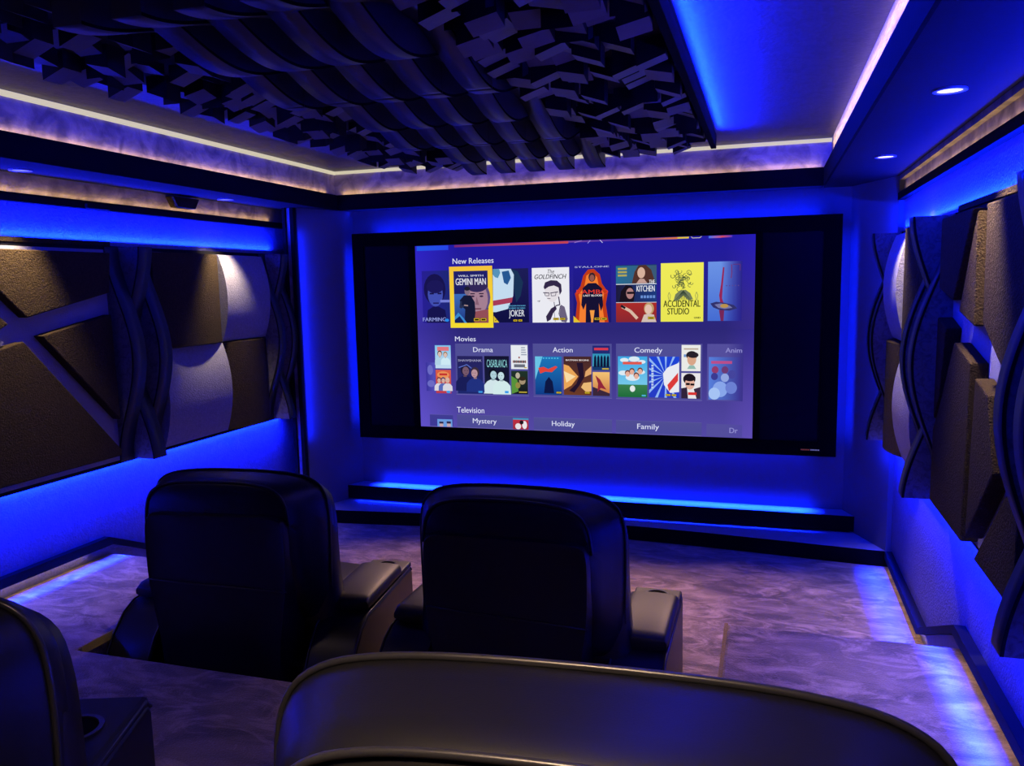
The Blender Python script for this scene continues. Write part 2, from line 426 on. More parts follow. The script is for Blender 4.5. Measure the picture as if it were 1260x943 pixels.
    def done(s, name, parent, label=None):
        me = bpy.data.meshes.new(name); s.bm.to_mesh(me); s.bm.free(); me.materials.append(M['picture'])
        o = bpy.data.objects.new(name, me); COL.objects.link(o); o.parent = parent
        if label: o['label'] = label
        return o

a = Art(-1)
top, mid, bot = (34,27,160), (48,42,128), (88,76,172)
for (y0, c0, y1, c1) in ((0, (33,26,165), 330, (46,40,122)), (330, (46,40,122), 720, (86,74,168))):
    left_spill = lambda c: (c[0]+14, c[1]+10, min(255, c[2]+40))  # left edge coloured bluer, imitating blue light spilling onto the picture
    a.poly([(0,y0),(180,y0),(180,y1),(0,y1)], None, [left_spill(c0), c0, c1, left_spill(c1)]); a.n -= 1
    a.poly([(180,y0),(1180,y0),(1180,y1),(180,y1)], None, [c0, c0, c1, c1]); a.n -= 1
    a.poly([(1180,y0),(1280,y0),(1280,y1),(1180,y1)], None, [c0, (c0[0]+6,c0[1]+2,c0[2]+22), (c1[0]+12,c1[1]+6,c1[2]+18), c1]); a.n -= 1
pic = a.done('projected_picture', scr, 'violet film menu lit on the screen')

W = (228,232,255)
c = Art(30)
c.text('New Releases', 157, 324, 53, 74, W, .003)
c.done('caption', pic, 'heading New Releases')
c = Art(30); c.text('Movies', 158, 244, 356, 375, W, .003); c.done('caption', pic, 'heading Movies')
c = Art(30); c.text('Television', 158, 272, 636, 659, W, .003); c.done('caption', pic, 'heading Television')

# banner scraps across the top
a = Art(2)
a.rect(7, 1, 140, 19, (30,90,235), (40,70,235), True)
a.done('banner', pic)
a = Art(2)
a.rect(165, 1, 617, 10, (120,40,120), (200,70,80), True)
a.rect(617, 1, 850, 7, (120,70,160), (60,40,160), True)
a.line([(640,8),(668,1)], 3, (150,120,200)); a.line([(690,12),(700,1)], 2, (170,160,240)); a.line([(745,12),(735,1)], 2, (220,220,250))
a.rect(830, 1, 1014, 8, (70,50,160), (220,120,60), True)
a.rect(1014, 1, 1054, 7, (235,200,60)); a.line([(1062,1),(1066,6),(1092,6),(1098,1)], 2, (230,220,160))
a.done('banner', pic)
a = Art(2)
a.rect(1122, 1, 1165, 9, (60,120,240), (200,80,120), True); a.rect(1165, 1, 1202, 8, (220,80,80), (90,60,190), True)
a.done('banner', pic)

# new releases row -------------------------------------------------------------
a = Art(2)
a.rect(25, 98, 139, 302, (40,32,150), (30,40,120), True)
a.ell(78, 170, 46, 60, (24,20,80)); a.ell(80, 190, 32, 48, (66,80,180)); a.ell(80, 160, 36, 26, (28,24,90))
a.rect(56, 184, 74, 190, (24,20,70)); a.rect(90, 184, 106, 190, (24,20,70)); a.rect(70, 222, 94, 227, (30,24,90))
a.poly([(40,302),(46,252),(70,238),(92,238),(120,252),(128,302)], (22,20,80))
a.rect(100, 212, 140, 222, (120,130,220))
a.text('FARMING', 24, 122, 281, 296, (150,160,230), .02); a.ell(126, 292, 9, 6, (40,140,240))
a.done('poster', pic, 'dim film tile with a young man, lettered FARMING')

a = Art(2)
a.rect(318, 97, 461, 302, (30,30,90), (16,16,66))
a.poly([(320,97),(392,98),(404,120),(400,200),(378,250),(330,262),(318,262)], (200,225,245))
a.poly([(320,97),(346,98),(350,112),(340,132),(328,128),(320,118)], (90,150,190))
a.poly([(356,108),(384,104),(392,132),(378,158),(364,150)], (40,90,150))
a.poly([(392,98),(420,108),(440,150),(430,200),(412,226),(402,170),(404,120)], (26,52,88))
a.poly([(318,218),(398,206),(394,226),(318,238)], (170,60,90))
a.text('JOKER', 381, 443, 254, 287, (225,230,240), .03)
a.text('JOAQUIN PHOENIX', 378, 448, 236, 242, (90,170,210), .02); a.text('ROBERT DE NIRO', 382, 446, 245, 250, (90,170,210), .02)
a.tags(398, 290); a.poly([(320,276),(342,302),(320,302)], (232,200,50)); a.line([(325,292),(328,296),(334,286)], 1.6, (60,50,20))
a.done('poster', pic, 'film tile with a pale shape and a red band, lettered JOKER')

a = Art(12)
a.rect(141, 84, 318, 322, (250,200,60), (250,225,50))
a.rect(159, 102, 299, 303, (34,34,110), (20,26,84))
a.rect(159, 190, 215, 303, (60,110,190), (30,50,130))
a.ell(258, 205, 50, 66, (96,80,130)); a.ell(256, 210, 42, 60, (168,130,150)); a.ell(254, 158, 44, 26, (50,40,90))
for e in (236, 272): a.rect(e-10, 188, e+9, 192, (50,34,60)); a.ell(e, 200, 8, 3.5, (60,40,70))
a.poly([(252,200),(246,232),(262,234)], (140,100,120)); a.rect(240, 246, 270, 251, (110,60,80))
a.poly([(230,262),(299,250),(299,303),(230,303)], (150,80,90))
a.ell(214, 180, 11, 15, (130,110,130)); a.ell(214, 170, 12, 8, (30,30,50))
a.poly([(182,215),(200,196),(228,196),(244,222),(246,262),(240,303),(200,303),(204,250),(192,240)], (22,26,56))
a.line([(188,218),(184,244),(206,232)], 8, (40,48,80)); a.line([(200,234),(216,236)], 5, (170,140,140))
a.poly([(159,280),(175,262),(196,284),(210,303),(159,303)], (60,140,210)); a.poly([(159,292),(180,276),(200,303),(159,303)], (20,34,90))
a.text('WILL SMITH', 178, 281, 117, 124, (225,228,245), .02)
a.text('GEMINI MAN', 167, 291, 130, 156, (235,235,245), .04)
a.tags(238, 284, 2, 25, 13)
a.done('poster', pic, 'selected film tile in a thick yellow border, lettered GEMINI MAN')

a = Art(2)
a.rect(475, 97, 619, 303, (240,240,248))
a.text('The', 536, 562, 104, 119, (60,60,70), 0, .3); a.text('GOLDFINCH', 485, 608, 122, 139, (50,50,60), .004, .25)
k = (52,40,74)
a.poly([(520,170),(526,152),(548,144),(572,146),(588,160),(590,186),(582,200),(578,172),(560,164),(540,168),(526,182)], k)
a.poly([(524,178),(540,168),(560,164),(578,172),(580,200),(572,214),(560,226),(545,224),(534,214),(526,196)], (232,226,232))
a.line([(518,190),(542,192)], 3, k); a.line([(546,192),(576,188)], 3, k); a.line([(524,192),(526,202),(540,202),(542,192)], 2, k); a.line([(548,192),(550,203),(566,202),(568,190)], 2, k)
a.line([(534,212),(546,213)], 2, k); a.line([(560,226),(562,244),(550,262)], 2.5, k); a.line([(578,206),(582,236),(566,240)], 4, k)
a.poly([(548,250),(566,240),(570,252),(556,268),(546,292),(532,300),(528,280),(540,262)], k)
a.poly([(586,236),(600,244),(612,290),(606,303),(590,300),(580,270)], (110,100,130)); a.line([(584,240),(578,270),(590,300)], 2.5, k); a.line([(560,262),(564,300)], 1.5, k)
a.line([(495,222),(506,220),(500,226)], 2, (120,120,130)); a.tags(556, 285, 2, 22, 9)
a.done('poster', pic, 'white film tile with an ink drawing of a boy in glasses, lettered THE GOLDFINCH')

a = Art(2)
a.rect(634, 92, 776, 303, (34,28,150), (30,26,110))
a.text('STALLONE', 640, 768, 95, 101, (190,195,235), .01)
a.poly([(640,303),(648,230),(640,196),(662,168),(672,130),(690,108),(712,106),(734,126),(742,160),(764,192),(756,236),(766,303)], (196,60,24))
a.poly([(654,303),(660,232),(654,200),(676,172),(684,130),(704,118),(724,136),(730,168),(750,196),(742,240),(752,303)], (250,130,50))
a.ell(705, 136, 13, 17, (60,36,44)); a.ell(705, 139, 9, 12, (150,90,80))
a.poly([(670,176),(690,158),(720,158),(742,178),(746,240),(738,262),(730,232),(732,303),(708,303),(705,262),(700,303),(680,303),(682,232),(672,256),(664,238)], (22,18,52))
a.poly([(696,258),(714,258),(708,303),(702,303)], (250,160,70))
a.text('RAMBO', 646, 764, 182, 198, (230,60,50), .04); a.text('LAST BLOOD', 672, 742, 200, 207, (235,230,230), .02)
a.poly([(634,278),(660,303),(634,303)], (232,200,50)); a.tags(713, 285, 2, 22, 10)
a.done('poster', pic, 'film tile with a dark figure before flames, lettered RAMBO')

a = Art(2)
a.rect(794, 95, 941, 303, (30,60,110)); a.rect(794, 98, 941, 162, (40,110,150), (60,90,120), True)
a.poly([(852,162),(862,120),(876,98),(902,96),(922,114),(936,160)], (84,50,44)); a.ell(886, 124, 14, 20, (220,180,160)); a.poly([(868,162),(880,146),(896,146),(908,162)], (200,160,150))
a.rect(794, 163, 941, 166, (220,225,235)); a.rect(794, 166, 941, 229, (30,26,60), (30,60,130), True)
a.poly([(806,229),(812,190),(830,168),(852,172),(864,196),(858,229)], (26,18,30)); a.ell(845, 198, 14, 20, (180,130,130)); a.rect(834, 192, 860, 200, (24,16,26))
for i in range(5): a.rect(884+i*11, 206, 892+i*11, 216, (110,150,220))
a.rect(794, 230, 941, 232, (220,225,235)); a.rect(794, 232, 941, 303, (176,46,42), (140,40,50))
a.line([(816,246),(846,262),(872,290)], 11, (222,190,170)); a.line([(812,242),(828,252)], 8, (30,26,36))
a.ell(914, 254, 18, 22, (196,160,110)); a.ell(912, 256, 13, 17, (232,196,180)); a.poly([(886,303),(896,276),(912,272),(932,276),(941,303)], (215,195,185))
for y in (105, 117, 129): a.text('FILM CAST', 801, 834, y, y+8, (200,190,90), .02) if False else a.rect(801, y, 834, y+7, (180,170,90))
a.text('THE', 914, 934, 150, 164, (230,232,240), .03); a.text('KITCHEN', 869, 934, 170, 192, (235,238,245), .03); a.tags(910, 283, 1, 24, 10)
a.done('poster', pic, 'film tile of three stacked portraits, lettered THE KITCHEN')

a = Art(2)
a.rect(956, 92, 1106, 302, (246,240,92), (240,236,86)); k = (92,104,70)
Rr = random.Random(3)
for i in range(42):
    an = Rr.uniform(0, 6.28); r = Rr.uniform(6, 40); x, y = 1030+r*math.cos(an), 156+r*.95*math.sin(an)
    rr = Rr.uniform(4, 9); a0 = Rr.uniform(0, 6.28)
    a.line([(x+rr*math.cos(a0+t*.7), y+rr*math.sin(a0+t*.7)) for t in range(7)], 1.8, k if i % 3 else (40,60,50))
a.poly([(1002,226),(1008,204),(1024,190),(1044,188),(1060,200),(1070,222),(1054,226),(1036,208),(1018,226)], (120,130,96))
for i in range(12): a.line([(1036,190),(1008+i*5, 224)], 1.4, (60,74,58))
for x in (986, 1082): a.line([(x,226),(x-4,208),(x,196),(x+5,208),(x+2,226)], 2, (150,160,90))
a.text('ACCIDENTAL', 966, 1095, 225, 249, (44,52,30), .015); a.text('STUDIO', 980, 1056, 253, 276, (44,52,30), .015); a.text('UHD', 1074, 1096, 285, 291, (40,48,30), .02)
a.done('poster', pic, 'yellow film tile with an ink head of curls, lettered ACCIDENTAL STUDIO')

a = Art(2)
for i in range(8):
    x0, x1 = 1121+i*14.5, 1121+(i+1)*14.5; f0, f1 = max(0, (i-3)/5), max(0, (i-2)/5); f0, f1 = min(1, f0), min(1, f1)
    def bl(c, f, bg=(42,34,140)): return tuple(c[j]*(1-f)+bg[j]*f for j in range(3))
    T_, B_ = (110,150,235), (70,110,215)
    a.poly([(x0,91),(x1,91),(x1,300),(x0,300)], None, [bl(T_,f0), bl(T_,f1), bl(B_,f1), bl(B_,f0)]); a.n -= 1
a.n += 1
a.poly([(1172,110),(1177,112),(1172,180),(1170,220),(1176,238),(1164,238),(1160,210),(1166,170)], (150,40,90))
a.poly([(1130,238),(1150,232),(1178,236),(1210,244),(1222,256),(1196,264),(1164,262),(1140,252)], (50,50,110))
a.poly([(1144,242),(1166,238),(1196,246),(1206,254),(1180,258),(1158,254)], (120,120,170)); a.ell(1178, 247, 14, 7, (190,150,80))
a.poly([(1160,262),(1178,262),(1176,300),(1166,300)], (120,40,90))
a.line([(1201,102),(1202,130),(1200,150)], 3, (120,50,110)); a.line([(1206,102),(1230,102),(1230,124)], 2.5, (100,50,120))
for i in range(5): a.rect(1183+i*10, 174, 1187+i*10, 178, (90,70,150))
a.done('poster', pic, 'pale blue film tile with a red streak and an eye, fading at the right')

# category boxes -----------------------------------------------------------------
def catbox(x0, x1, y0, y1, txt, tx, col=(82,80,152)):
    b = Art(2); b.rect(x0, y0, x1, y1, col, (col[0]-4, col[1]-4, col[2]+2))
    b.line([(x0,y1),(x1,y1)], 2, (112,104,176)); b.line([(x0,y0),(x1,y0)], 1, (100,96,168))
    if txt: b.text(txt, *tx, W, .003)
    return b.done('menu_box', pic, 'menu box headed %s' % txt if txt else None)
catbox(157, 456, 385, 586, 'Drama', (232, 313, 398, 417))
catbox(474, 777, 384, 587, 'Action', (552, 629, 397, 416))
catbox(793, 1104, 383, 588, 'Comedy', (861, 962, 396, 421))
catbox(157, 454, 667, 718, 'Mystery', (223, 322, 680, 706))
catbox(473, 777, 669, 718, 'Holiday', (545, 634, 680, 706))
catbox(792, 1104, 669, 718, 'Family', (871, 951, 680, 706))
catbox(40, 140, 670, 718, '', None, (66,62,150))
for y0, y1, t, tx in ((382, 587, 'Anim', (1184, 1240, 396, 413)), (672, 718, 'Dr', (1201, 1229, 684, 703))):
    b = Art(2)
    bg = (60,52,142) if y0 < 500 else (84,74,166)
    b.poly([(1121,y0),(1190,y0),(1190,y1),(1121,y1)], (86,80,160)); b.n -= 1
    b.poly([(1190,y0),(1245,y0),(1245,y1),(1190,y1)], None, [(86,80,160), bg, bg, (86,80,160)])
    b.text(t, *tx, (150,146,215), .01); b.done('menu_box', pic, 'fading menu box at the right edge')

# small posters
def mini(x0, y0, x1, y1, fn, label):
    b = Art(8); fn(b, x0, y0, x1, y1); b.done('poster', pic, label)
def f_shaw(b, x0, y0, x1, y1):
    b.rect(x0, y0, x1, y1, (40,36,96), (30,40,110)); b.text('SHAWSHANK', x0+4, x1-4, y0+13, y0+22, (190,190,225), .0)
    b.person(x0+32, y0+42, 96, (120,90,110), (30,26,60), (26,30,90), 1); b.person(x0+74, y0+52, 90, (190,150,160), (60,46,60), (34,50,130), -1)
    b.line([(x0+6,y0+46),(x0+40,y0+34),(x0+60,y0+48)], 4, (90,110,200)); b.rect(x1-20, y1-12, x1-3, y1-4, (60,150,230))
mini(164, 433, 270, 582, f_shaw, 'night blue tile of two men, lettered SHAWSHANK')
def f_casa(b, x0, y0, x1, y1):
    b.rect(x0, y0, x1, y1, (20,20,50), (24,30,60)); b.text('CASABLANCA', x0+10, x1-8, y0+14, y0+44, (150,225,230), .0, .1)
    b.person(x0+34, y0+58, 90, (180,215,225), (16,18,34), (215,235,240), 1); b.person(x0+70, y0+62, 88, (200,230,235), (20,24,44), (215,240,240), -1)
    b.rect(x1-19, y1-14, x1-4, y1-5, (60,160,240))
mini(277, 432, 378, 582, f_casa, 'teal and white tile of a couple, lettered CASABLANCA')
def f_white(b, x0, y0, x1, y1):
    b.rect(x0, y0, x1, y1, (236,240,246))
    for i in range(4): b.rect(x1-26, y0+8+i*9, x1-10+i*2, y0+12+i*9, (150,160,180))
    b.ell(x0+33, y0+48, 3, 4, (150,70,60))
    for i in range(9): b.ell(x0+10+i*6, y0+64, 3, 6, (60,56,66) if i % 2 else (130,80,80), 8)
    b.text('DRIVE', x0+12, x0+56, y0+72, y0+86, (60,64,80), .02) if False else b.rect(x0+12, y0+74, x0+56, y0+86, (110,114,128))
    b.rect(x1-14, y1-8, x1-4, y1-4, (200,170,60))
mini(386, 389, 453, 482, f_white, 'small white tile with a row of tiny figures')
def f_green(b, x0, y0, x1, y1):
    b.rect(x0, y0, x1, y1, (34,54,44), (20,20,30)); b.poly([(x0,y0+20),(x0+24,y0+34),(x0+28,y1-10),(x0,y1)], (90,150,60))
    b.ell(x0+26, y0+18, 9, 12, (190,180,160)); b.ell(x0+44, y0+38, 13, 15, (170,150,120)); b.ell(x0+44, y0+30, 14, 8, (50,40,30)); b.ell(x0+26, y0+56, 10, 12, (150,140,70))
    b.rect(x0+30, y1-10, x1-4, y1-5, (190,170,60))
mini(386, 489, 452, 579, f_green, 'small dark green tile of faces')
def f_sky(b, x0, y0, x1, y1):
    b.rect(x0, y0, x1, y1, (130,200,240), (200,225,245)); b.rect(x0+10, y0+6, x1-8, y0+22, (230,120,130))
    b.person(x0+20, y0+26, 52, (230,200,190), (110,70,60), (180,215,235)); b.person(x0+44, y0+30, 48, (230,200,190), (160,120,80), (210,240,250))
mini(71, 391, 138, 483, f_sky, 'small sky blue tile of two figures')
def f_orange(b, x0, y0, x1, y1):
    b.rect(x0, y0, x1, y1, (224,96,70), (190,60,80)); b.ell(x0+32, y0+20, 26, 14, (240,150,90), 16); b.rect(x0+16, y0+14, x1-16, y0+22, (200,50,50))
    for i, cc in enumerate(((120,60,60),(60,60,110),(220,180,150))): b.person(x0+14+i*18, y0+34, 50, (225,180,165), cc, (90,110,190) if i % 2 else (220,220,230))
    b.ell(x1-12, y1-6, 9, 5, (60,160,240))
mini(71, 489, 136, 583, f_orange, 'small orange tile of four people')
b = Art(2); b.rect(30, 460, 68, 575, (60,52,160), (86,84,190), True); b.ell(48, 490, 12, 20, (110,110,200)); b.ell(50, 545, 16, 14, (110,110,200)); b.done('poster', pic, 'faded tile at the left edge')
def f_blue(b, x0, y0, x1, y1):
    b.rect(x0, y0, x1, y1, (30,120,190), (16,60,140)); b.poly([(x0,y0),(x0+30,y0),(x0+10,y0+60),(x0,y0+90)], (110,200,235))
    for i in range(7): b.rect(x0+20+i*11, y0+4, x0+26+i*11, y0+9, (80,190,230))
    b.poly([(x0+12,y0+44),(x0+34,y0+40),(x0+52,y0+48),(x0+80,y0+36),(x0+88,y0+40),(x0+66,y0+60),(x0+40,y0+58),(x0+20,y0+66)], (230,70,60))
    b.poly([(x0+34,y1-6),(x0+40,y0+96),(x0+54,y0+78),(x0+68,y0+96),(x0+74,y1-6)], (14,24,70)); b.tags(x0+82, y1-13, 1, 20, 8)
mini(482, 432, 586, 579, f_blue, 'blue tile with a red smear over a distant figure')
def f_fire(b, x0, y0, x1, y1):
    b.rect(x0, y0, x1, y1, (70,40,44), (110,60,40)); b.text('BATMAN BEGINS', x0+8, x1-10, y0+11, y0+17, (235,225,225), .02)
    b.poly([(x0,y0+30),(x0+20,y0+36),(x0+56,y0+76),(x0+30,y0+110),(x0,y0+128)], (240,170,90)); b.poly([(x0,y0+56),(x0+46,y0+76),(x0+10,y0+100)], (255,225,170))
    b.poly([(x1,y0+36),(x1-22,y0+56),(x1-26,y0+78),(x1,y0+66)], (230,170,110)); b.poly([(x1,y0+96),(x1-30,y0+100),(x1-40,y1-30),(x1-20,y1-12),(x1,y1-16)], (240,190,120))
    b.poly([(x0+50,y0+24),(x0+74,y0+24),(x0+78,y0+80),(x0+60,y0+110),(x0+40,y1-10),(x0+20,y1-16),(x0+48,y0+104),(x0+60,y0+76)], (36,20,44))
    b.tags(x1-26, y1-14, 1, 20, 8)
mini(594, 431, 700, 578, f_fire, 'amber and black tile lettered BATMAN BEGINS')
def f_team(b, x0, y0, x1, y1):
    b.rect(x0, y0, x1, y1, (36,40,120), (20,60,110)); b.rect(x0+6, y0+8, x1-6, y0+17, (220,60,80)); b.rect(x0, y0+30, x1, y1-14, (50,150,190), (60,170,200))
    for i in range(5): b.poly([(x0+4+i*12,y1-12),(x0+6+i*12,y0+44),(x0+10+i*12,y0+34),(x0+14+i*12,y0+44),(x0+15+i*12,y1-12)], (14,24,60))
    b.rect(x0+36, y1-8, x1-4, y1-3, (210,180,60))
mini(705, 390, 770, 482, f_team, 'small teal tile of a line of figures')
def f_sun(b, x0, y0, x1, y1):
    b.rect(x0, y0, x1, y1, (250,200,120), (200,110,60)); b.poly([(x0,y1-34),(x1,y1-10),(x1,y1),(x0,y1)], (60,40,60))
    b.poly([(x0+10,y0+12),(x0+28,y0+28),(x0+40,y0+50),(x0+52,y0+66),(x0+30,y0+60),(x0+18,y0+76),(x0+20,y0+44)], (150,40,60))
mini(705, 489, 769, 579, f_sun, 'small sunset tile with a red shape')
def f_field(b, x0, y0, x1, y1):
    b.rect(x0, y0, x1, y0+105, (60,170,235), (120,205,240)); b.rect(x0, y0+105, x1, y1, (60,130,80), (30,110,60))
    for cx, cy, r in ((24,14,16),(60,10,20),(88,20,14),(20,62,18),(54,78,26),(84,58,16)): b.ell(x0+cx, y0+cy, r, r*.5, (225,240,250))
    b.rect(x0+18, y0+20, x1-20, y0+30, (230,90,80))
    for i, (cx, cy) in enumerate(((36,66),(52,58),(68,74),(82,56))): b.ell(x0+cx, y0+cy-4, 10, 11, (110,60,50)); b.ell(x0+cx, y0+cy, 8, 10, (236,180,160))
    b.ell(x0+54, y0+120, 10, 12, (235,240,240)); b.rect(x1-20, y1-10, x1-5, y1-4, (80,180,220))
mini(800, 429, 908, 581, f_field, 'tile of faces in clouds over a green field')
def f_ray(b, x0, y0, x1, y1):
    b.rect(x0, y0, x1, y1, (30,70,220), (40,60,200)); cx, cy = x0+60, y0+70
    for i in range(16):
        t = i*22.5; r1 = 1.0
        p1 = (cx+46*math.cos(math.radians(t-2)), cy+46*math.sin(math.radians(t-2))); 
        q = []
        for tt in (t-3, t+3):
            dx, dy = math.cos(math.radians(tt)), math.sin(math.radians(tt)); k = 1e9
            if dx > 0: k = min(k, (x1-cx)/dx)
            if dx < 0: k = min(k, (x0-cx)/dx)
            if dy > 0: k = min(k, (y1-cy)/dy)
            if dy < 0: k = min(k, (y0-cy)/dy)
            q.append((cx+dx*k, cy+dy*k))
        b.poly([(cx,cy), q[0], q[1]], (150,190,250)); b.n -= 1
    b.n += 2
    b.poly([(x0+50,y0+62),(x0+66,y0+40),(x1,y0+22),(x1,y1-22),(x0+76,y1-18),(x0+54,y0+104)], (238,240,248))
    b.poly([(x0+66,y0+104),(x1-4,y0+58),(x1-4,y0+88),(x0+72,y0+128)], (225,60,60))
    for i in range(9): b.rect(x0+8, y0+30+i*10, x0+16, y0+37+i*10, (190,210,245))
    b.tags(x0+60, y1-14, 2, 18, 8)
mini(915, 429, 1023, 580, f_ray, 'blue sunburst tile with a white shape and a red band')
def f_prof(b, x0, y0, x1, y1):
    b.rect(x0, y0, x1, y1, (240,240,236)); b.rect(x0+8, y0+12, x1-8, y0+17, (190,170,150))
    b.ell(x0+36, y0+38, 20, 16, (40,34,44)); b.ell(x0+36, y0+52, 16, 22, (222,170,140)); b.ell(x0+40, y0+36, 20, 11, (40,34,44)); b.poly([(x0+20,y1-8),(x0+28,y0+74),(x0+44,y0+74),(x0+52,y1-8)], (150,190,180))
    b.rect(x0+8, y0+34, x0+16, y0+44, (110,150,210))
mini(1031, 386, 1098, 481, f_prof, 'small white tile of a face looking down')
def f_shade(b, x0, y0, x1, y1):
    b.rect(x0, y0, x1, y1, (238,236,238)); b.ell(x0+28, y0+22, 22, 20, (30,22,34)); b.ell(x0+30, y0+38, 17, 22, (232,180,160)); b.ell(x0+30, y0+18, 20, 12, (30,22,34))
    b.rect(x0+16, y0+36, x0+30, y0+44, (20,16,24)); b.rect(x0+32, y0+38, x0+46, y0+45, (20,16,24))
    b.poly([(x0,y0+56),(x0+20,y0+52),(x0+24,y1),(x0,y1)], (50,36,60)); b.poly([(x0+44,y0+58),(x1,y0+50),(x1,y1),(x0+54,y1)], (60,44,70)); b.rect(x0+24, y0+70, x0+54, y0+80, (220,50,50))
mini(1031, 488, 1098, 581, f_shade, 'small white tile of a young man in sunglasses')
def f_snow(b, x0, y0, x1, y1):
    b.rect(x0, y0, x1, y1, (90,130,225), (62,54,150), True); b.rect(x0+8, y0+14, x0+80, y0+24, (190,80,140))
    for cx, cy, r, cc in ((22,46,12,(150,60,110)),(20,70,12,(60,60,150)),(56,46,12,(110,60,120)),(80,62,14,(70,70,160)),(56,74,14,(150,170,230)),(40,116,26,(140,170,240)),(78,110,20,(110,130,215)),(20,132,20,(170,200,250))): b.ell(x0+cx, y0+cy, r, r*1.1, cc)
mini(1127, 429, 1236, 583, f_snow, 'fading blue tile of a snowy scene')
b = Art(8); b.rect(389, 674, 452, 718, (200,50,70), (160,40,60)); b.rect(389, 674, 452, 680, (60,150,200)); b.ell(410, 706, 12, 12, (235,230,235)); b.ell(436, 700, 10, 16, (240,235,240)); b.ell(424, 690, 8, 8, (30,20,30)); b.done('poster', pic, 'small red tile cut off at the bottom of the screen')
b = Art(8); b.rect(72, 688, 136, 718, (110,160,230)); b.rect(80, 698, 98, 706, (50,45,80)); b.rect(81, 706, 97, 718, (200,170,180)); b.rect(112, 696, 130, 705, (50,45,80)); b.rect(113, 705, 129, 718, (200,170,180)); b.done('poster', pic, 'small pale blue tile cut off at the bottom left of the screen')
# maker's mark on the frame
c = Art(0)
c.bm.free(); c.bm = bmesh.new(); c.cl = c.bm.loops.layers.float_color.new('Col')
def mark(x0, x1, col):
    vs = [c.bm.verts.new((x-SO.x, YS-.0036-SO.y, z-SO.z)) for x, z in ((x0,-1.096),(x1,-1.096),(x1,-1.088),(x0,-1.088))]
    f = c.bm.faces.new(vs)
    for l in f.loops: l[c.cl] = (*s2l(col), 1)
for i in range(8): mark(.228+i*.0068, .2325+i*.0068, (120,60,70))
for i in range(8): mark(.286+i*.0068, .2905+i*.0068, (120,120,190))
c.done('logo', scr)

# ------------------------------------------------------------------ acoustic wall treatment
ZT, ZLO = .235, -.915
def side(s):
    """s=+1 right wall, -1 left wall: returns function mapping depth from wall to x"""
    return (lambda d: XR-d) if s > 0 else (lambda d: XL+d)
POLY = {1: [('four sided', [(3.485,.215),(2.99,.215),(3.23,-.09),(3.485,-.05)]),
            ('slim wedge', [(2.93,.205),(3.13,-.125),(2.905,-.165)]),
            ('broad upper', [(2.82,.215),(2.80,-.15),(2.62,-.24),(2.34,-.36),(2.34,.215)]),
            ('small', [(3.485,-.16),(3.33,-.195),(3.40,-.46),(3.485,-.56)]),
            ('tall', [(3.18,-.235),(2.93,-.285),(2.95,-.89),(3.485,-.89),(3.485,-.60),(3.39,-.50)]),
            ('three cornered', [(2.86,-.325),(2.70,-.36),(2.60,-.58),(2.89,-.86)]),
            ('lower', [(2.50,-.64),(2.77,-.89),(2.34,-.89),(2.34,-.50)])],
       -1: [('long upper', [(3.49,.205),(3.465,-.005),(2.95,-.115),(2.62,.205)]),
            ('triangular', [(3.02,-.205),(3.465,-.12),(3.475,-.69)]),
            ('large lower', [(2.92,-.225),(2.34,-.34),(2.34,-.885),(3.465,-.885),(3.465,-.85)]),
            ('small pointed', [(2.85,-.14),(2.55,.14),(2.34,.20),(2.34,-.26),(2.80,-.165)])]}
def area_sign(p): return sum(p[i][0]*p[(i+1) % len(p)][1]-p[(i+1) % len(p)][0]*p[i][1] for i in range(len(p)))

def wave_profile(t, phase, b=.052, A=.052):
    # t 0..1 along the fin, one belly in the middle (phase 1) or at both ends (phase -1)
    return max(.006, b + phase*A*math.cos(math.pi*(t-.5)/.5*.95))

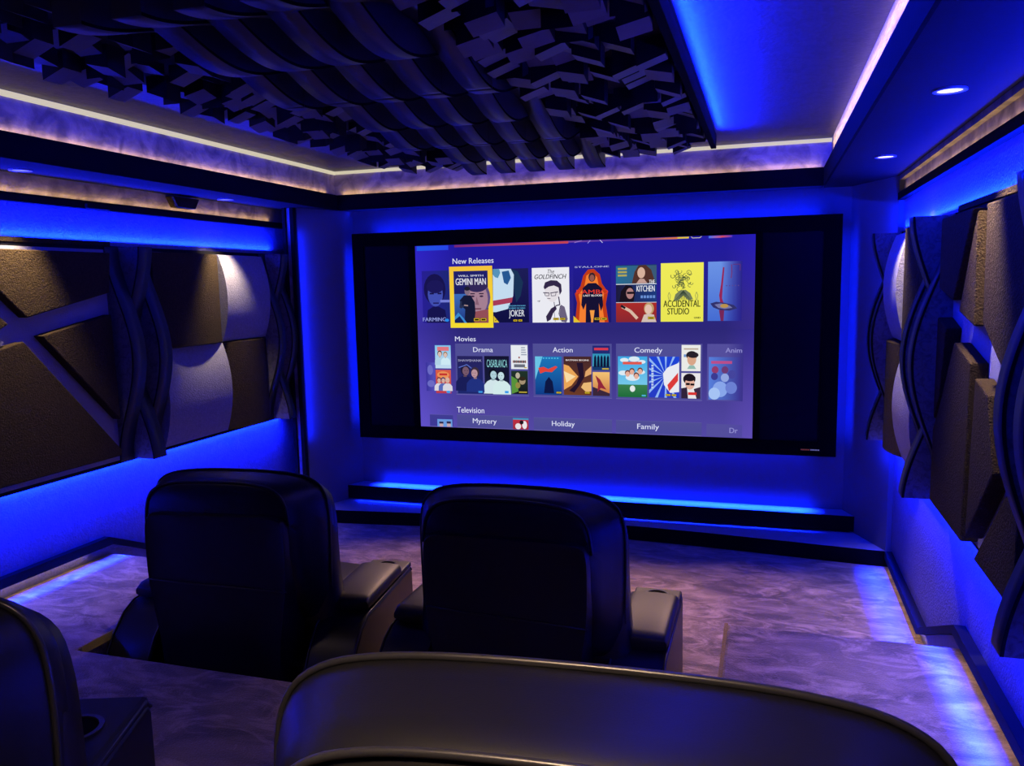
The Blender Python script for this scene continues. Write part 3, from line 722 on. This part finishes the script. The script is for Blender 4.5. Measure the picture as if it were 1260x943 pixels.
for s in (1, -1):
    X = side(s); w = 'right' if s > 0 else 'left'
    # frame tray on the wall
    y_end = 5.035
    bm = boxes((min(X(0), X(.034)), max(X(0), X(.034)), .9, y_end, ZLO-.01, ZT+.005))
    tr = thing('panel_tray', 'long shallow black tray carrying the acoustic panels on the %s wall' % w, 'wall tray', (X(.03), 3.0, ZLO))
    o = obj('tray', bm, M['black'], tr); o.location = -Vector(tr.location)
    bm = boxes((min(X(.033), X(.040)), max(X(.033), X(.040)), .95, y_end-.02, ZLO+.01, ZT-.015))
    o = obj('backing', bm, M['backing'], tr); o.location = -Vector(tr.location)
    bm = boxes((min(X(.0), X(.040)), max(X(.0), X(.040)), .95, 3.49, ZT+.004, ZT+.026))
    o = obj('top_rail', bm, M['brown'], tr); o.location = -Vector(tr.location)
    dface = .095
    for nm, pts in POLY[s]:
        if s < 0: pts = [(min(y*.982, 3.436), z*.982) for y, z in pts]
        if area_sign(pts) < 0: pts = pts[::-1]
        c0 = (sum(p[0] for p in pts)/len(pts), sum(p[1] for p in pts)/len(pts))
        bm = bmesh.new(); prism(bm, [(p[0]-c0[0], p[1]-c0[1]) for p in pts], 'x', 0, -s*(dface-.040))
        o = obj('acoustic_panel', bm, M['brown'], bevel=.006); o.location = (X(.040), c0[0], c0[1])
        tag(o, '%s brown felt acoustic panel on the %s wall' % (nm, w), 'acoustic panel', 'angular brown felt panels on the %s wall' % w)
    # curved pillow panels
    def pillow(y0, y1, z0, z1, along, bulge, m, lab, grp):
        g = .004; y0 += g; y1 -= g; z0 += g; z1 -= g; n = 14
        bm = bmesh.new(); grid = []; cy, cz = (y0+y1)/2, (z0+z1)/2
        for i in range(n+1):
            row = []
            for j in range(n+1):
                u, v = i/n, j/n; t = v if along == 'z' else u
                d = dface-.02 + bulge*(1-(2*t-1)**2)
                row.append(bm.verts.new((X(d)-X(.040), y0+(y1-y0)*u-cy, z0+(z1-z0)*v-cz)))
            grid.append(row)
        for i in range(n):
            for j in range(n): bm.faces.new((grid[i][j], grid[i+1][j], grid[i+1][j+1], grid[i][j+1]))
        per = [grid[i][0] for i in range(n+1)]+[grid[n][j] for j in range(1, n+1)]+[grid[i][n] for i in range(n-1, -1, -1)]+[grid[0][j] for j in range(n-1, 0, -1)]
        back = [bm.verts.new((0, v.co.y, v.co.z)) for v in per]
        for i in range(len(per)): bm.faces.new((per[i], per[(i+1) % len(per)], back[(i+1) % len(per)], back[i]))
        bm.faces.new(back)
        o = obj('curved_acoustic_panel', bm, m, smooth=True, sharp=30); o.location = (X(.040), cy, cz)
        tag(o, lab, 'acoustic panel', grp)
    zm = -.33; ym = 4.32; ya, yb = (3.805 if s > 0 else 3.745), 4.785
    grp = 'curved square panels on the %s wall' % w
    pillow(ya, ym, zm, ZT-.015, 'y', .055, M['brown'], 'curved brown felt panel, upper one nearer the seats, %s wall' % w, grp)
    pillow(ym, yb, zm, ZT-.015, 'z', .055, M['gray_felt'], 'curved pale grey panel, upper one nearer the screen, %s wall' % w, grp)
    pillow(ya, ym, ZLO+.015, zm, 'z', .055, M['gray_felt'], 'curved pale grey panel, lower one nearer the seats, %s wall' % w, grp)
    pillow(ym, yb, ZLO+.015, zm, 'y', .055, M['brown'], 'curved brown felt panel, lower one nearer the screen, %s wall' % w, grp)
    # wave diffusers
    for (y0, y1, lab) in ((3.495 if s > 0 else 3.44, 3.80 if s > 0 else 3.74, 'between angular and square panels'), (4.79, 5.03, 'nearest the screen'), (2.02, 2.28, 'nearest the rear seats')):
        wd = thing('wave_diffuser', 'wavy charcoal fin diffuser %s on the %s wall' % (lab, w), 'wave diffuser', (X(.040), (y0+y1)/2, ZLO), group='wavy fin diffusers on the %s wall' % w)
        wy = (y1-y0)/3
        for k in range(3):
            ph = 1 if k != 1 else -1
            n = 48; prof = []
            for i in range(n+1):
                t = i/n; prof.append((wave_profile(t, ph, .069, .070), (ZT-.0-ZLO)*t))
            ys, ye = y0+k*wy-(y0+y1)/2+.002, y0+(k+1)*wy-(y0+y1)/2-.002
            bm = bmesh.new()
            A = [bm.verts.new((-s*d, ys, z)) for d, z in prof]; B = [bm.verts.new((-s*d, ye, z)) for d, z in prof]
            A0 = [bm.verts.new((0, ys, z)) for d, z in prof]; B0 = [bm.verts.new((0, ye, z)) for d, z in prof]
            for i in range(n):
                f = bm.faces.new((A[i], B[i], B[i+1], A[i+1])); f.material_index = 0; f.smooth = True
                f = bm.faces.new((A0[i], A[i], A[i+1], A0[i+1])); f.material_index = 1
                f = bm.faces.new((B0[i], B[i], B[i+1], B0[i+1])); f.material_index = 1
            for i in (0, n): bm.faces.new((A[i], B[i], B0[i], A0[i]))
            obj('wavy_fin', bm, [M['wave_front'], M['wave_side']], wd)
            # dark front edging following the profile on the near side
            bm = bmesh.new()
            ins = [bm.verts.new((-s*max(.0, d-.008), ys-.0015, z)) for d, z in prof]; outs = [bm.verts.new((-s*(d+.001), ys-.0015, z)) for d, z in prof]
            for i in range(n): bm.faces.new((ins[i], outs[i], outs[i+1], ins[i+1]))
            obj('fin_edging', bm, M['black'], wd)

# small wall sensor box, left
o = obj('wall_speaker', prism(bmesh.new(), [(-.115,.03),(.115,.03),(.075,-.03),(-.075,-.03)], 'x', 0, .06), M['brown'], bevel=.003)
o.location = (XL, 4.09, .515); tag(o, 'small brown wedge shaped wall box high on the left wall', 'wall box')
o = obj('cable_clip', boxes((0, .02, -.075, .075, -.012, .012)), M['black'], bevel=.003); o.location = (XL+.035, 3.42, .437)
tag(o, 'small black clip on the edging of the left wall', 'clip')

# ------------------------------------------------------------------ downlights
def downlight(x, y, lab, on=True, z=ZS):
    t = thing('downlight', lab, 'ceiling light', (x, y, z), group='round recessed downlights')
    obj('ring', ring(bmesh.new(), (0,0), .048, .036, -.006, .001), M['lampring'], t, smooth=True, sharp=40)
    obj('lens', cyl(bmesh.new(), (0,0,-.003), .036, .002), M['lamp' if on else 'lamp_off'], t)
downlight(.52, 2.82, 'recessed downlight in the right soffit, larger and nearer the seats')
downlight(.52, 4.225, 'recessed downlight in the right soffit, nearer the screen')
downlight(-3.25, 2.92, 'recessed downlight in the left soffit, nearer the seats', False)
downlight(-3.23, 4.36, 'recessed downlight in the left soffit, nearer the screen', False)

# ------------------------------------------------------------------ ceiling diffuser raft
CX0, CX1, CY0, CY1 = -2.30, -.315, 1.70, 4.80
raft = thing('ceiling_raft', 'black suspended raft carrying the ceiling diffusers', 'ceiling raft', ((CX0+CX1)/2, (CY0+CY1)/2, .80))
RO = -Vector(raft.location)
o = obj('raft_board', boxes((CX0, CX1, CY0, CY1, .795, .81)), M['blockbase'], raft); o.location = RO
o = obj('edge_board', boxes((CX1, CX1+.03, CY0-.4, CY1+.01, .735, .812)), M['velvet'], raft, bevel=.002); o.location = RO
for yy in (1.9, 3.2, 4.5):
    for xx in (CX0+.3, CX1-.3):
        o = obj('hanger', boxes((xx-.01, xx+.01, yy-.01, yy+.01, .81, ZC)), M['black'], raft); o.location = RO
# wavy fins, three rows of nine
WX0, WX1 = -1.745, -.915
ML = (CY1-CY0)/3
for r in range(3):
    ys = CY0+r*ML
    wd = thing('wave_diffuser', 'ceiling block of nine black wavy fins, %s' % ('farthest from the screen', 'middle block of the raft', 'nearest the screen')[r], 'wave diffuser', ((WX0+WX1)/2, ys+ML/2, .795), group='wavy fin diffusers on the ceiling')
    fw = (WX1-WX0)/9
    for k in range(9):
        ph = -1 if k % 2 == 0 else 1
        n = 40; bm = bmesh.new(); x0 = WX0+k*fw-(WX0+WX1)/2+.0015; x1 = x0+fw-.003
        pr = [(max(.02, .070+ph*.055*math.cos(math.pi*(i/n-.5)/.5)), -ML/2+.002+(ML-.004)*i/n) for i in range(n+1)]
        A = [bm.verts.new((x0, y, -d)) for d, y in pr]; B = [bm.verts.new((x1, y, -d)) for d, y in pr]
        A0 = [bm.verts.new((x0, y, 0)) for d, y in pr]; B0 = [bm.verts.new((x1, y, 0)) for d, y in pr]
        for i in range(n):
            f = bm.faces.new((A[i], B[i], B[i+1], A[i+1])); f.smooth = True
            bm.faces.new((A0[i], A[i], A[i+1], A0[i+1])); bm.faces.new((B0[i], B[i], B[i+1], B0[i+1]))
        for i in (0, n): bm.faces.new((A[i], B[i], B0[i], A0[i]))
        obj('wavy_fin', bm, M['wave_dark'], wd)
        bm = bmesh.new()
        i_ = [bm.verts.new((x1+.001, y, -d+.008)) for d, y in pr]; o_ = [bm.verts.new((x1+.001, y, -d-.001)) for d, y in pr]
        for i in range(n): bm.faces.new((i_[i], o_[i], o_[i+1], i_[i+1]))
        obj('fin_edging', bm, M['velvet'], wd)
# skyline tiles with slant-cut blocks
def skyline(x0, x1, y0, y1, lab, nx, ny, k):
    t = thing('skyline_diffuser', lab, 'skyline diffuser', ((x0+x1)/2, (y0+y1)/2, .795), group='skyline block diffusers on the ceiling')
    obj('base_plate', boxes((x0-(x0+x1)/2, x1-(x0+x1)/2, y0-(y0+y1)/2, y1-(y0+y1)/2, -.008, 0)), M['blockbase'], t)
    bm = bmesh.new(); rr = random.Random(k); px, py = (x1-x0)/nx, (y1-y0)/ny
    for i in range(nx):
        for j in range(ny):
            cx, cy = x0-(x0+x1)/2+(i+.5)*px, y0-(y0+y1)/2+(j+.5)*py
            h = rr.choice((.03, .05, .066, .080))
            if rr.random() < .28: continue
            hx, hy = px*.49, py*.40
            sx, sy = rr.choice(((.016,0),(-.016,0),(0,.014),(0,-.014),(.010,.008),(-.010,.009)))
            P = []
            for (ax, ay) in ((-1,-1),(1,-1),(1,1),(-1,1)): P.append(bm.verts.new((cx+ax*hx, cy+ay*hy, -.006)))
            Q = []
            for (ax, ay) in ((-1,-1),(1,-1),(1,1),(-1,1)): Q.append(bm.verts.new((cx+ax*hx, cy+ay*hy, -h-ax*sx-ay*sy)))
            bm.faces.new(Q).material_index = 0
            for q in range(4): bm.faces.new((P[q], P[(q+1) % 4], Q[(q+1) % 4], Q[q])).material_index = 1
    obj('blocks', bm, [M['block'], M['blockshade']], t)
rows = ('farthest from the screen', 'middle one', 'nearest the screen')
for r in range(3):
    skyline(-.905, -.325, CY0+r*ML+.003, CY0+(r+1)*ML-.003, 'black block skyline diffuser right of the wavy fins, %s' % rows[r], 6, 11, 10+r)
    skyline(-2.295, -1.755, CY0+r*ML+.003, CY0+(r+1)*ML-.003, 'black block skyline diffuser left of the wavy fins, %s' % rows[r], 6, 11, 20+r)

# ------------------------------------------------------------------ recliners
def outline_scale(pts, k, dz=0, y=0):
    cx = 0; cz = sum(p[1] for p in pts)/len(pts)
    return [(p[0]*k, y, cz+(p[1]-cz)*k+dz) for p in pts]
def mirror_outline(half):
    return smooth_poly([(x, z) for x, z in half] + [(-x, z) for x, z in reversed(half) if x > 0], 2)
def make_recliner(label, loc, rz, cup_near=False):
    t = thing('recliner', label, 'recliner', loc, rz, 'black leather cinema recliners')
    L_, P_, S_ = M['leather'], M['piping'], M['leather_side']
    obj('base', boxes((-.32, .32, .06, .52 if cup_near else .80, .0, .24)), S_, t, bevel=.02)
    # rear shell of the back, its shoulder standing proud of the headrest
    half = [(.0,.850),(.21,.852),(.280,.843),(.300,.81),(.300,.64),(.295,.56),(.278,.44),(.258,.30),(.250,.12),(.10,.10),(.0,.10)]
    oz = mirror_outline(half)
    rings = [outline_scale(oz, .94, 0, -.018), outline_scale(oz, .98, 0, -.022), outline_scale(oz, 1.0, 0, -.004), outline_scale(oz, 1.02, 0, .08), outline_scale(oz, 1.06, 0, .20)]
    obj('backrest', loft(bmesh.new(), rings, dome=.004), L_, t, smooth=True, sharp=60)
    bm = bmesh.new(); tube(bm, [(-.295, -.020, .580), (-.14, -.0265, .572), (0, -.0265, .569), (.14, -.0265, .564), (.295, -.020, .556)], .003, 6)
    obj('seam', bm, P_, t, smooth=True)
    # front cushion of the back with side bolsters
    half = [(.0,.93),(.26,.925),(.355,.90),(.388,.82),(.392,.62),(.400,.50),(.412,.38),(.395,.26),(.10,.24),(.0,.24)]
    oz2 = mirror_outline(half)
    rings = [outline_scale(oz2, .88, 0, .15), outline_scale(oz2, .975, 0, .182), outline_scale(oz2, 1.0, 0, .21), outline_scale(oz2, 1.0, 0, .26), outline_scale(oz2, .95, 0, .295), outline_scale(oz2, .80, 0, .31)]
    obj('back_cushion', loft(bmesh.new(), rings, dome=.01), L_, t, smooth=True, sharp=60)
    # headrest flaring from rear to front
    def hr(hw, zt, zb, y, arch=.014):
        half = [(0, zt), (hw*.36, zt-arch*.15), (hw*.62, zt-arch*.7), (hw*.82, zt-arch*1.9), (hw*.95, zt-.065), (hw*1.0, zt-.14), (hw*1.0, (zt+zb)/2), (hw*.98, zb+.02), (hw*.6, zb), (0, zb)]
        return [(x, y, z) for x, z in mirror_outline(half)]
    rings = [hr(.288, .962, .78, .004), hr(.304, .971, .60, .010), hr(.332, .975, .45, .075), hr(.366, .979, .38, .135), hr(.388, .978, .36, .182), hr(.389, .965, .36, .225), hr(.375, .94, .40, .262), hr(.32, .90, .50, .288)]
    h = obj('headrest', loft(bmesh.new(), rings, dome=.012), L_, t, smooth=True, sharp=70)
    def upper(pts, zmin):
        i0 = max(range(len(pts)), key=lambda i: -pts[i][2])
        pts = pts[i0:]+pts[:i0]
        return [p for p in pts if p[2] > zmin]
    obj('piping', tube(bmesh.new(), upper(hr(.305, .974, .60, .008), .80), .0050, 8), P_, h, smooth=True)
    obj('piping', tube(bmesh.new(), upper(hr(.390, .981, .36, .184), .46), .0050, 8), P_, h, smooth=True)
    # seat cushion and leg rest
    seat = [[(x, y, z) for x, z in smooth_poly([(-.31,.22),(.31,.22),(.32,.34),(.26,.385),(-.26,.385),(-.32,.34)], 2)] for y in (.24,.30,.50 if cup_near else .80)]
    seat.append([(p[0]*.95, .55 if cup_near else .85, .28+(p[2]-.28)*.8) for p in seat[-1]])
    obj('seat', loft(bmesh.new(), seat, dome=.01), L_, t, smooth=True, sharp=60)
    leg = [[(x, y, z) for x, z in smooth_poly([(-.30,.06),(.30,.06),(.31,.33),(-.31,.33)], 2)] for y in ((.56,.60) if cup_near else (.86,.90))]
    obj('leg_rest', loft(bmesh.new(), leg, dome=.01), L_, t, smooth=True, sharp=60)
    # arms
    for s in (-1, 1):
        if cup_near:
            xi, xo = s*.20, s*.375
            prof = [(.14,.02),(.12,.10),(.12,.53),(.15,.585),(.54,.595),(.56,.575),(.565,.02)]
        else:
            xi, xo = s*.335, s*.535
            prof = [(.02,.02),(-.03,.08),(-.02,.20),(.05,.30),(.12,.365),(.19,.395),(.73,.400),(.75,.38),(.76,.02)]
        bm = bmesh.new(); prism(bm, prof, 'x', min(xi, xo), max(xi, xo))
        ar = obj('armrest', bm, L_, t, bevel=.012, smooth=True, sharp=35)
        for x in (xi+s*.005, xo-s*.005):
            obj('piping', tube(bmesh.new(), [(x, y, z+.002) for y, z in prof[1:-1]], .0042, 8), P_, ar, smooth=True)
        ax = (xi+xo)/2
        if not cup_near:
            cy, pads, zc = .675, (.195, .60), .412
            pad = [[(ax+x, y, z) for x, z in smooth_poly([(-.098,.395),(.098,.395),(.100,.452),(.068,.464),(-.068,.464),(-.100,.452)], 2)] for y in (pads[0]+.012, pads[0]+.045, pads[1]-.02, pads[1])]
            pad[0] = [(ax+(p[0]-ax)*.96, p[1], .40+(p[2]-.395)*.7) for p in pad[0]]
            obj('arm_pad', loft(bmesh.new(), pad, dome=.006), M['leather_pad'], ar, smooth=True, sharp=60)
            obj('arm_end_block', boxes((ax-.096, ax+.096, .605, .748, .395, .424)), M['leather_pad'], ar, bevel=.008)
            zc = .424
        else:
            cy, zc = .43, .605
            obj('arm_top', boxes((ax-.085, ax+.085, .15, .555, .575, .605)), M['leather_pad'], ar, bevel=.010)
        cup = obj('cup_holder', ring(bmesh.new(), (ax, cy), .049, .040, zc-.002, zc+.005), M['steel'], ar, smooth=True, sharp=40)
        obj('cup_well', cyl(bmesh.new(), (ax, cy, zc-.003), .040, .005), M['velvet'], cup)
    for x in (-.24, .24):
        for y in (.12, .48 if cup_near else .74): obj('foot', cyl(bmesh.new(), (x, y, 0), .02, .02, 12), M['black'], t)
    return t
make_recliner('front row black leather recliner on the left, seen from behind', (-2.02, 2.54, ZF+.004), math.radians(6))
make_recliner('front row black leather recliner in the middle, beside the open armrest', (-.845, 2.54, ZF+.004), math.radians(0))
make_recliner('rear row black leather recliner closest to the viewer, top of headrest filling the foreground', (-.168, .640, ZP), math.radians(3.5))
make_recliner('rear row black leather recliner cut off at the lower left corner', (-1.315, .575, ZP), math.radians(20), cup_near=True)

# ------------------------------------------------------------------ lights
LY0, LY1 = .9, 5.0; LC, LL = (LY0+LY1)/2, LY1-LY0
# LED strips on top of and below the panel trays
for s in (1, -1):
    X = side(s); n = 'right' if s > 0 else 'left'
    area('led_up_'+n, (X(.020), LC, ZT+.034), (s*.25, 0, 1), .015, LL, BLUE, 85)
    area('led_down_'+n, (X(.018), LC, ZLO-.016), (s*.2, 0, -1), .015, LL, BLUE, 48)
    area('added_wash_'+n, (X(.11), LC, ZLO-.02), (s*.9, 0, -1), .02, LL, BLUE, 26, spread=110)  # extra wash added to deepen the blue on the lower wall
    area('led_floor_'+n, (X(.095), LC, ZLO-.015), (-s*.02, 0, -1), .03, LL, BLUE, 110, spread=16)
    area('led_soffit_'+n, (X(.05), LC, ZS-.045), (-s*1, 0, .45), .012, LL, BLUE, 2.2 if s > 0 else 1.2)
    area('warm_top_'+n, (X(.02), LC, .472), (s*.5, 0, 1), .012, LL, WARM, 1.1)
    area('warm_base_'+n, (X(.02), 4.45 if s > 0 else 4.4, ZF+.055), (s*.1, 0, -1), .02, 1.1, WARM, .35)
    area('warm_base2_'+n, (X(.02), 1.2, ZP+.050), (s*.1, 0, -1), .02, 4.0, WARM, 1.2)
# screen halo
area('led_screen_up', (-1.245, YS+.055, fz1-.01), (0, .35, 1), 3.1, .015, BLUE, 16, roll_axis='z')
area('led_screen_down', (-1.245, YS+.035, fz0-.004), (0, .03, -1), 3.1, .03, BLUE, 150, spread=30, roll_axis='z')
area('led_screen_wash', (-1.245, YS+.05, fz0-.004), (0, .3, -1), 3.1, .02, BLUE, 5, roll_axis='z')
area('led_soffit_front', (-1.35, YW-.03, ZS-.012), (0, -.8, -.5), 3.3, .012, BLUE, 4, roll_axis='z')
for x, sg in ((-2.90, -1), (.41, 1)):
    area('led_screen_side', (x, YS+.055, -.37), (sg, -.1, 0), .012, 1.3, BLUE, 5, roll_axis='z')
area('led_step', (-2.2, 5.36, -1.600), (0, -.3, -1), 1.5, .012, BLUE, 3, roll_axis='z')
for x, sg in ((-3.12, 1), (.63, -1)):
    area('led_reveal', (x, 5.042, -.35), (-sg*.2, 1, 0), .012, 1.5, BLUE, 5, roll_axis='z')
# raft halo on the ceiling
area('led_raft_right', (CX1+.038, 2.9, .80), (1, 0, .35), .015, 3.9, BLUE, 150)
area('led_raft_left', (CX0-.01, 3.25, .80), (-1, 0, .1), .015, 3.1, BLUE, 13)
area('led_raft_front', (-1.3, CY1+.012, .80), (0, 1, .1), 1.9, .015, BLUE, 6, roll_axis='z')
# warm cove light in the coffer
area('cove_left', (SX0-.03, 2.0, ZB+.004), (-.4, 0, 1), .012, 6.6, WARM, 2.6)
area('cove_right', (SX1+.028, 2.0, ZB+.004), (.8, 0, 1), .012, 6.6, WARM, 1.2, spread=100)
area('cove_front', (-1.35, SY1+.028, ZB+.004), (0, .4, 1), 3.3, .012, WARM, 1.4, roll_axis='z')
area('added_upstand_fill', (SX1-.07, 2.0, ZC-.05), (1, 0, -.05), .02, 6.6, (1, .74, .42), 9, spread=70)  # added in mid-air to brighten the right upstand evenly
# downlight beams
for x, y, p in ((.52, 2.82, 110), (.52, 4.225, 110), (-3.12, 2.85, 95), (-3.12, 4.30, 95)):
    sg = 1 if x > 0 else -1
    spot('downlight_beam', (x, y, ZS-.012), (sg*.22, 0, -1), WARMW, p, 58, .9, .03)
# added spots without fittings: front ones brighten the carpet, unseen rear ones the seating
for x in (-2.05, -1.1, -.1):
    spot('added_front_fill', (x, 5.2, ZC-.03), (0, -.60, -1), (1.0, .62, .46), 240, 52, .7, .05)
for x, y, p in ((-2.55, 1.5, 22), (-.25, .25, 60), (-1.35, -.9, 8)):
    spot('added_rear_fill', (x, y, .84), (0, .05, -1), (1.0, .72, .5), p, 80, .8, .06)

area('added_headrest_fill', (-.3, .15, .83), (0, .35, -1), .3, .4, (1, .68, .42), 7, spread=75)  # unseen warm lamp added for the gold sheen on the nearest headrest
w = bpy.data.worlds.new('dark'); SC.world = w; w.use_nodes = True
w.node_tree.nodes['Background'].inputs['Color'].default_value = (.01,.01,.05,1); w.node_tree.nodes['Background'].inputs['Strength'].default_value = .2

# ------------------------------------------------------------------ camera
yaw, pitch, roll, fpx = .306375626, -.122504868, -.0197615823, 991.576798
f = Vector((-math.sin(yaw)*math.cos(pitch), math.cos(yaw)*math.cos(pitch), math.sin(pitch)))
r = Vector((math.cos(yaw), math.sin(yaw), 0)); u = r.cross(f)
r2 = r*math.cos(roll)+u*math.sin(roll); u2 = -r*math.sin(roll)+u*math.cos(roll)
cd = bpy.data.cameras.new('camera'); cd.sensor_width = 36; cd.lens = fpx*36/1260; cd.clip_start = .02
cam = bpy.data.objects.new('camera', cd); COL.objects.link(cam)
Mx = Matrix((r2, u2, -f)).transposed().to_4x4(); cam.matrix_world = Mx
SC.camera = cam

for o in list(SC.objects):
    if o.parent is None: o.location.z += ZOFF
SC.view_settings.view_transform = 'Standard'; SC.view_settings.look = 'None'; SC.view_settings.gamma = .9
SC.cycles.max_bounces = 6; SC.cycles.diffuse_bounces = 2
SC.cycles.sample_clamp_indirect = 6
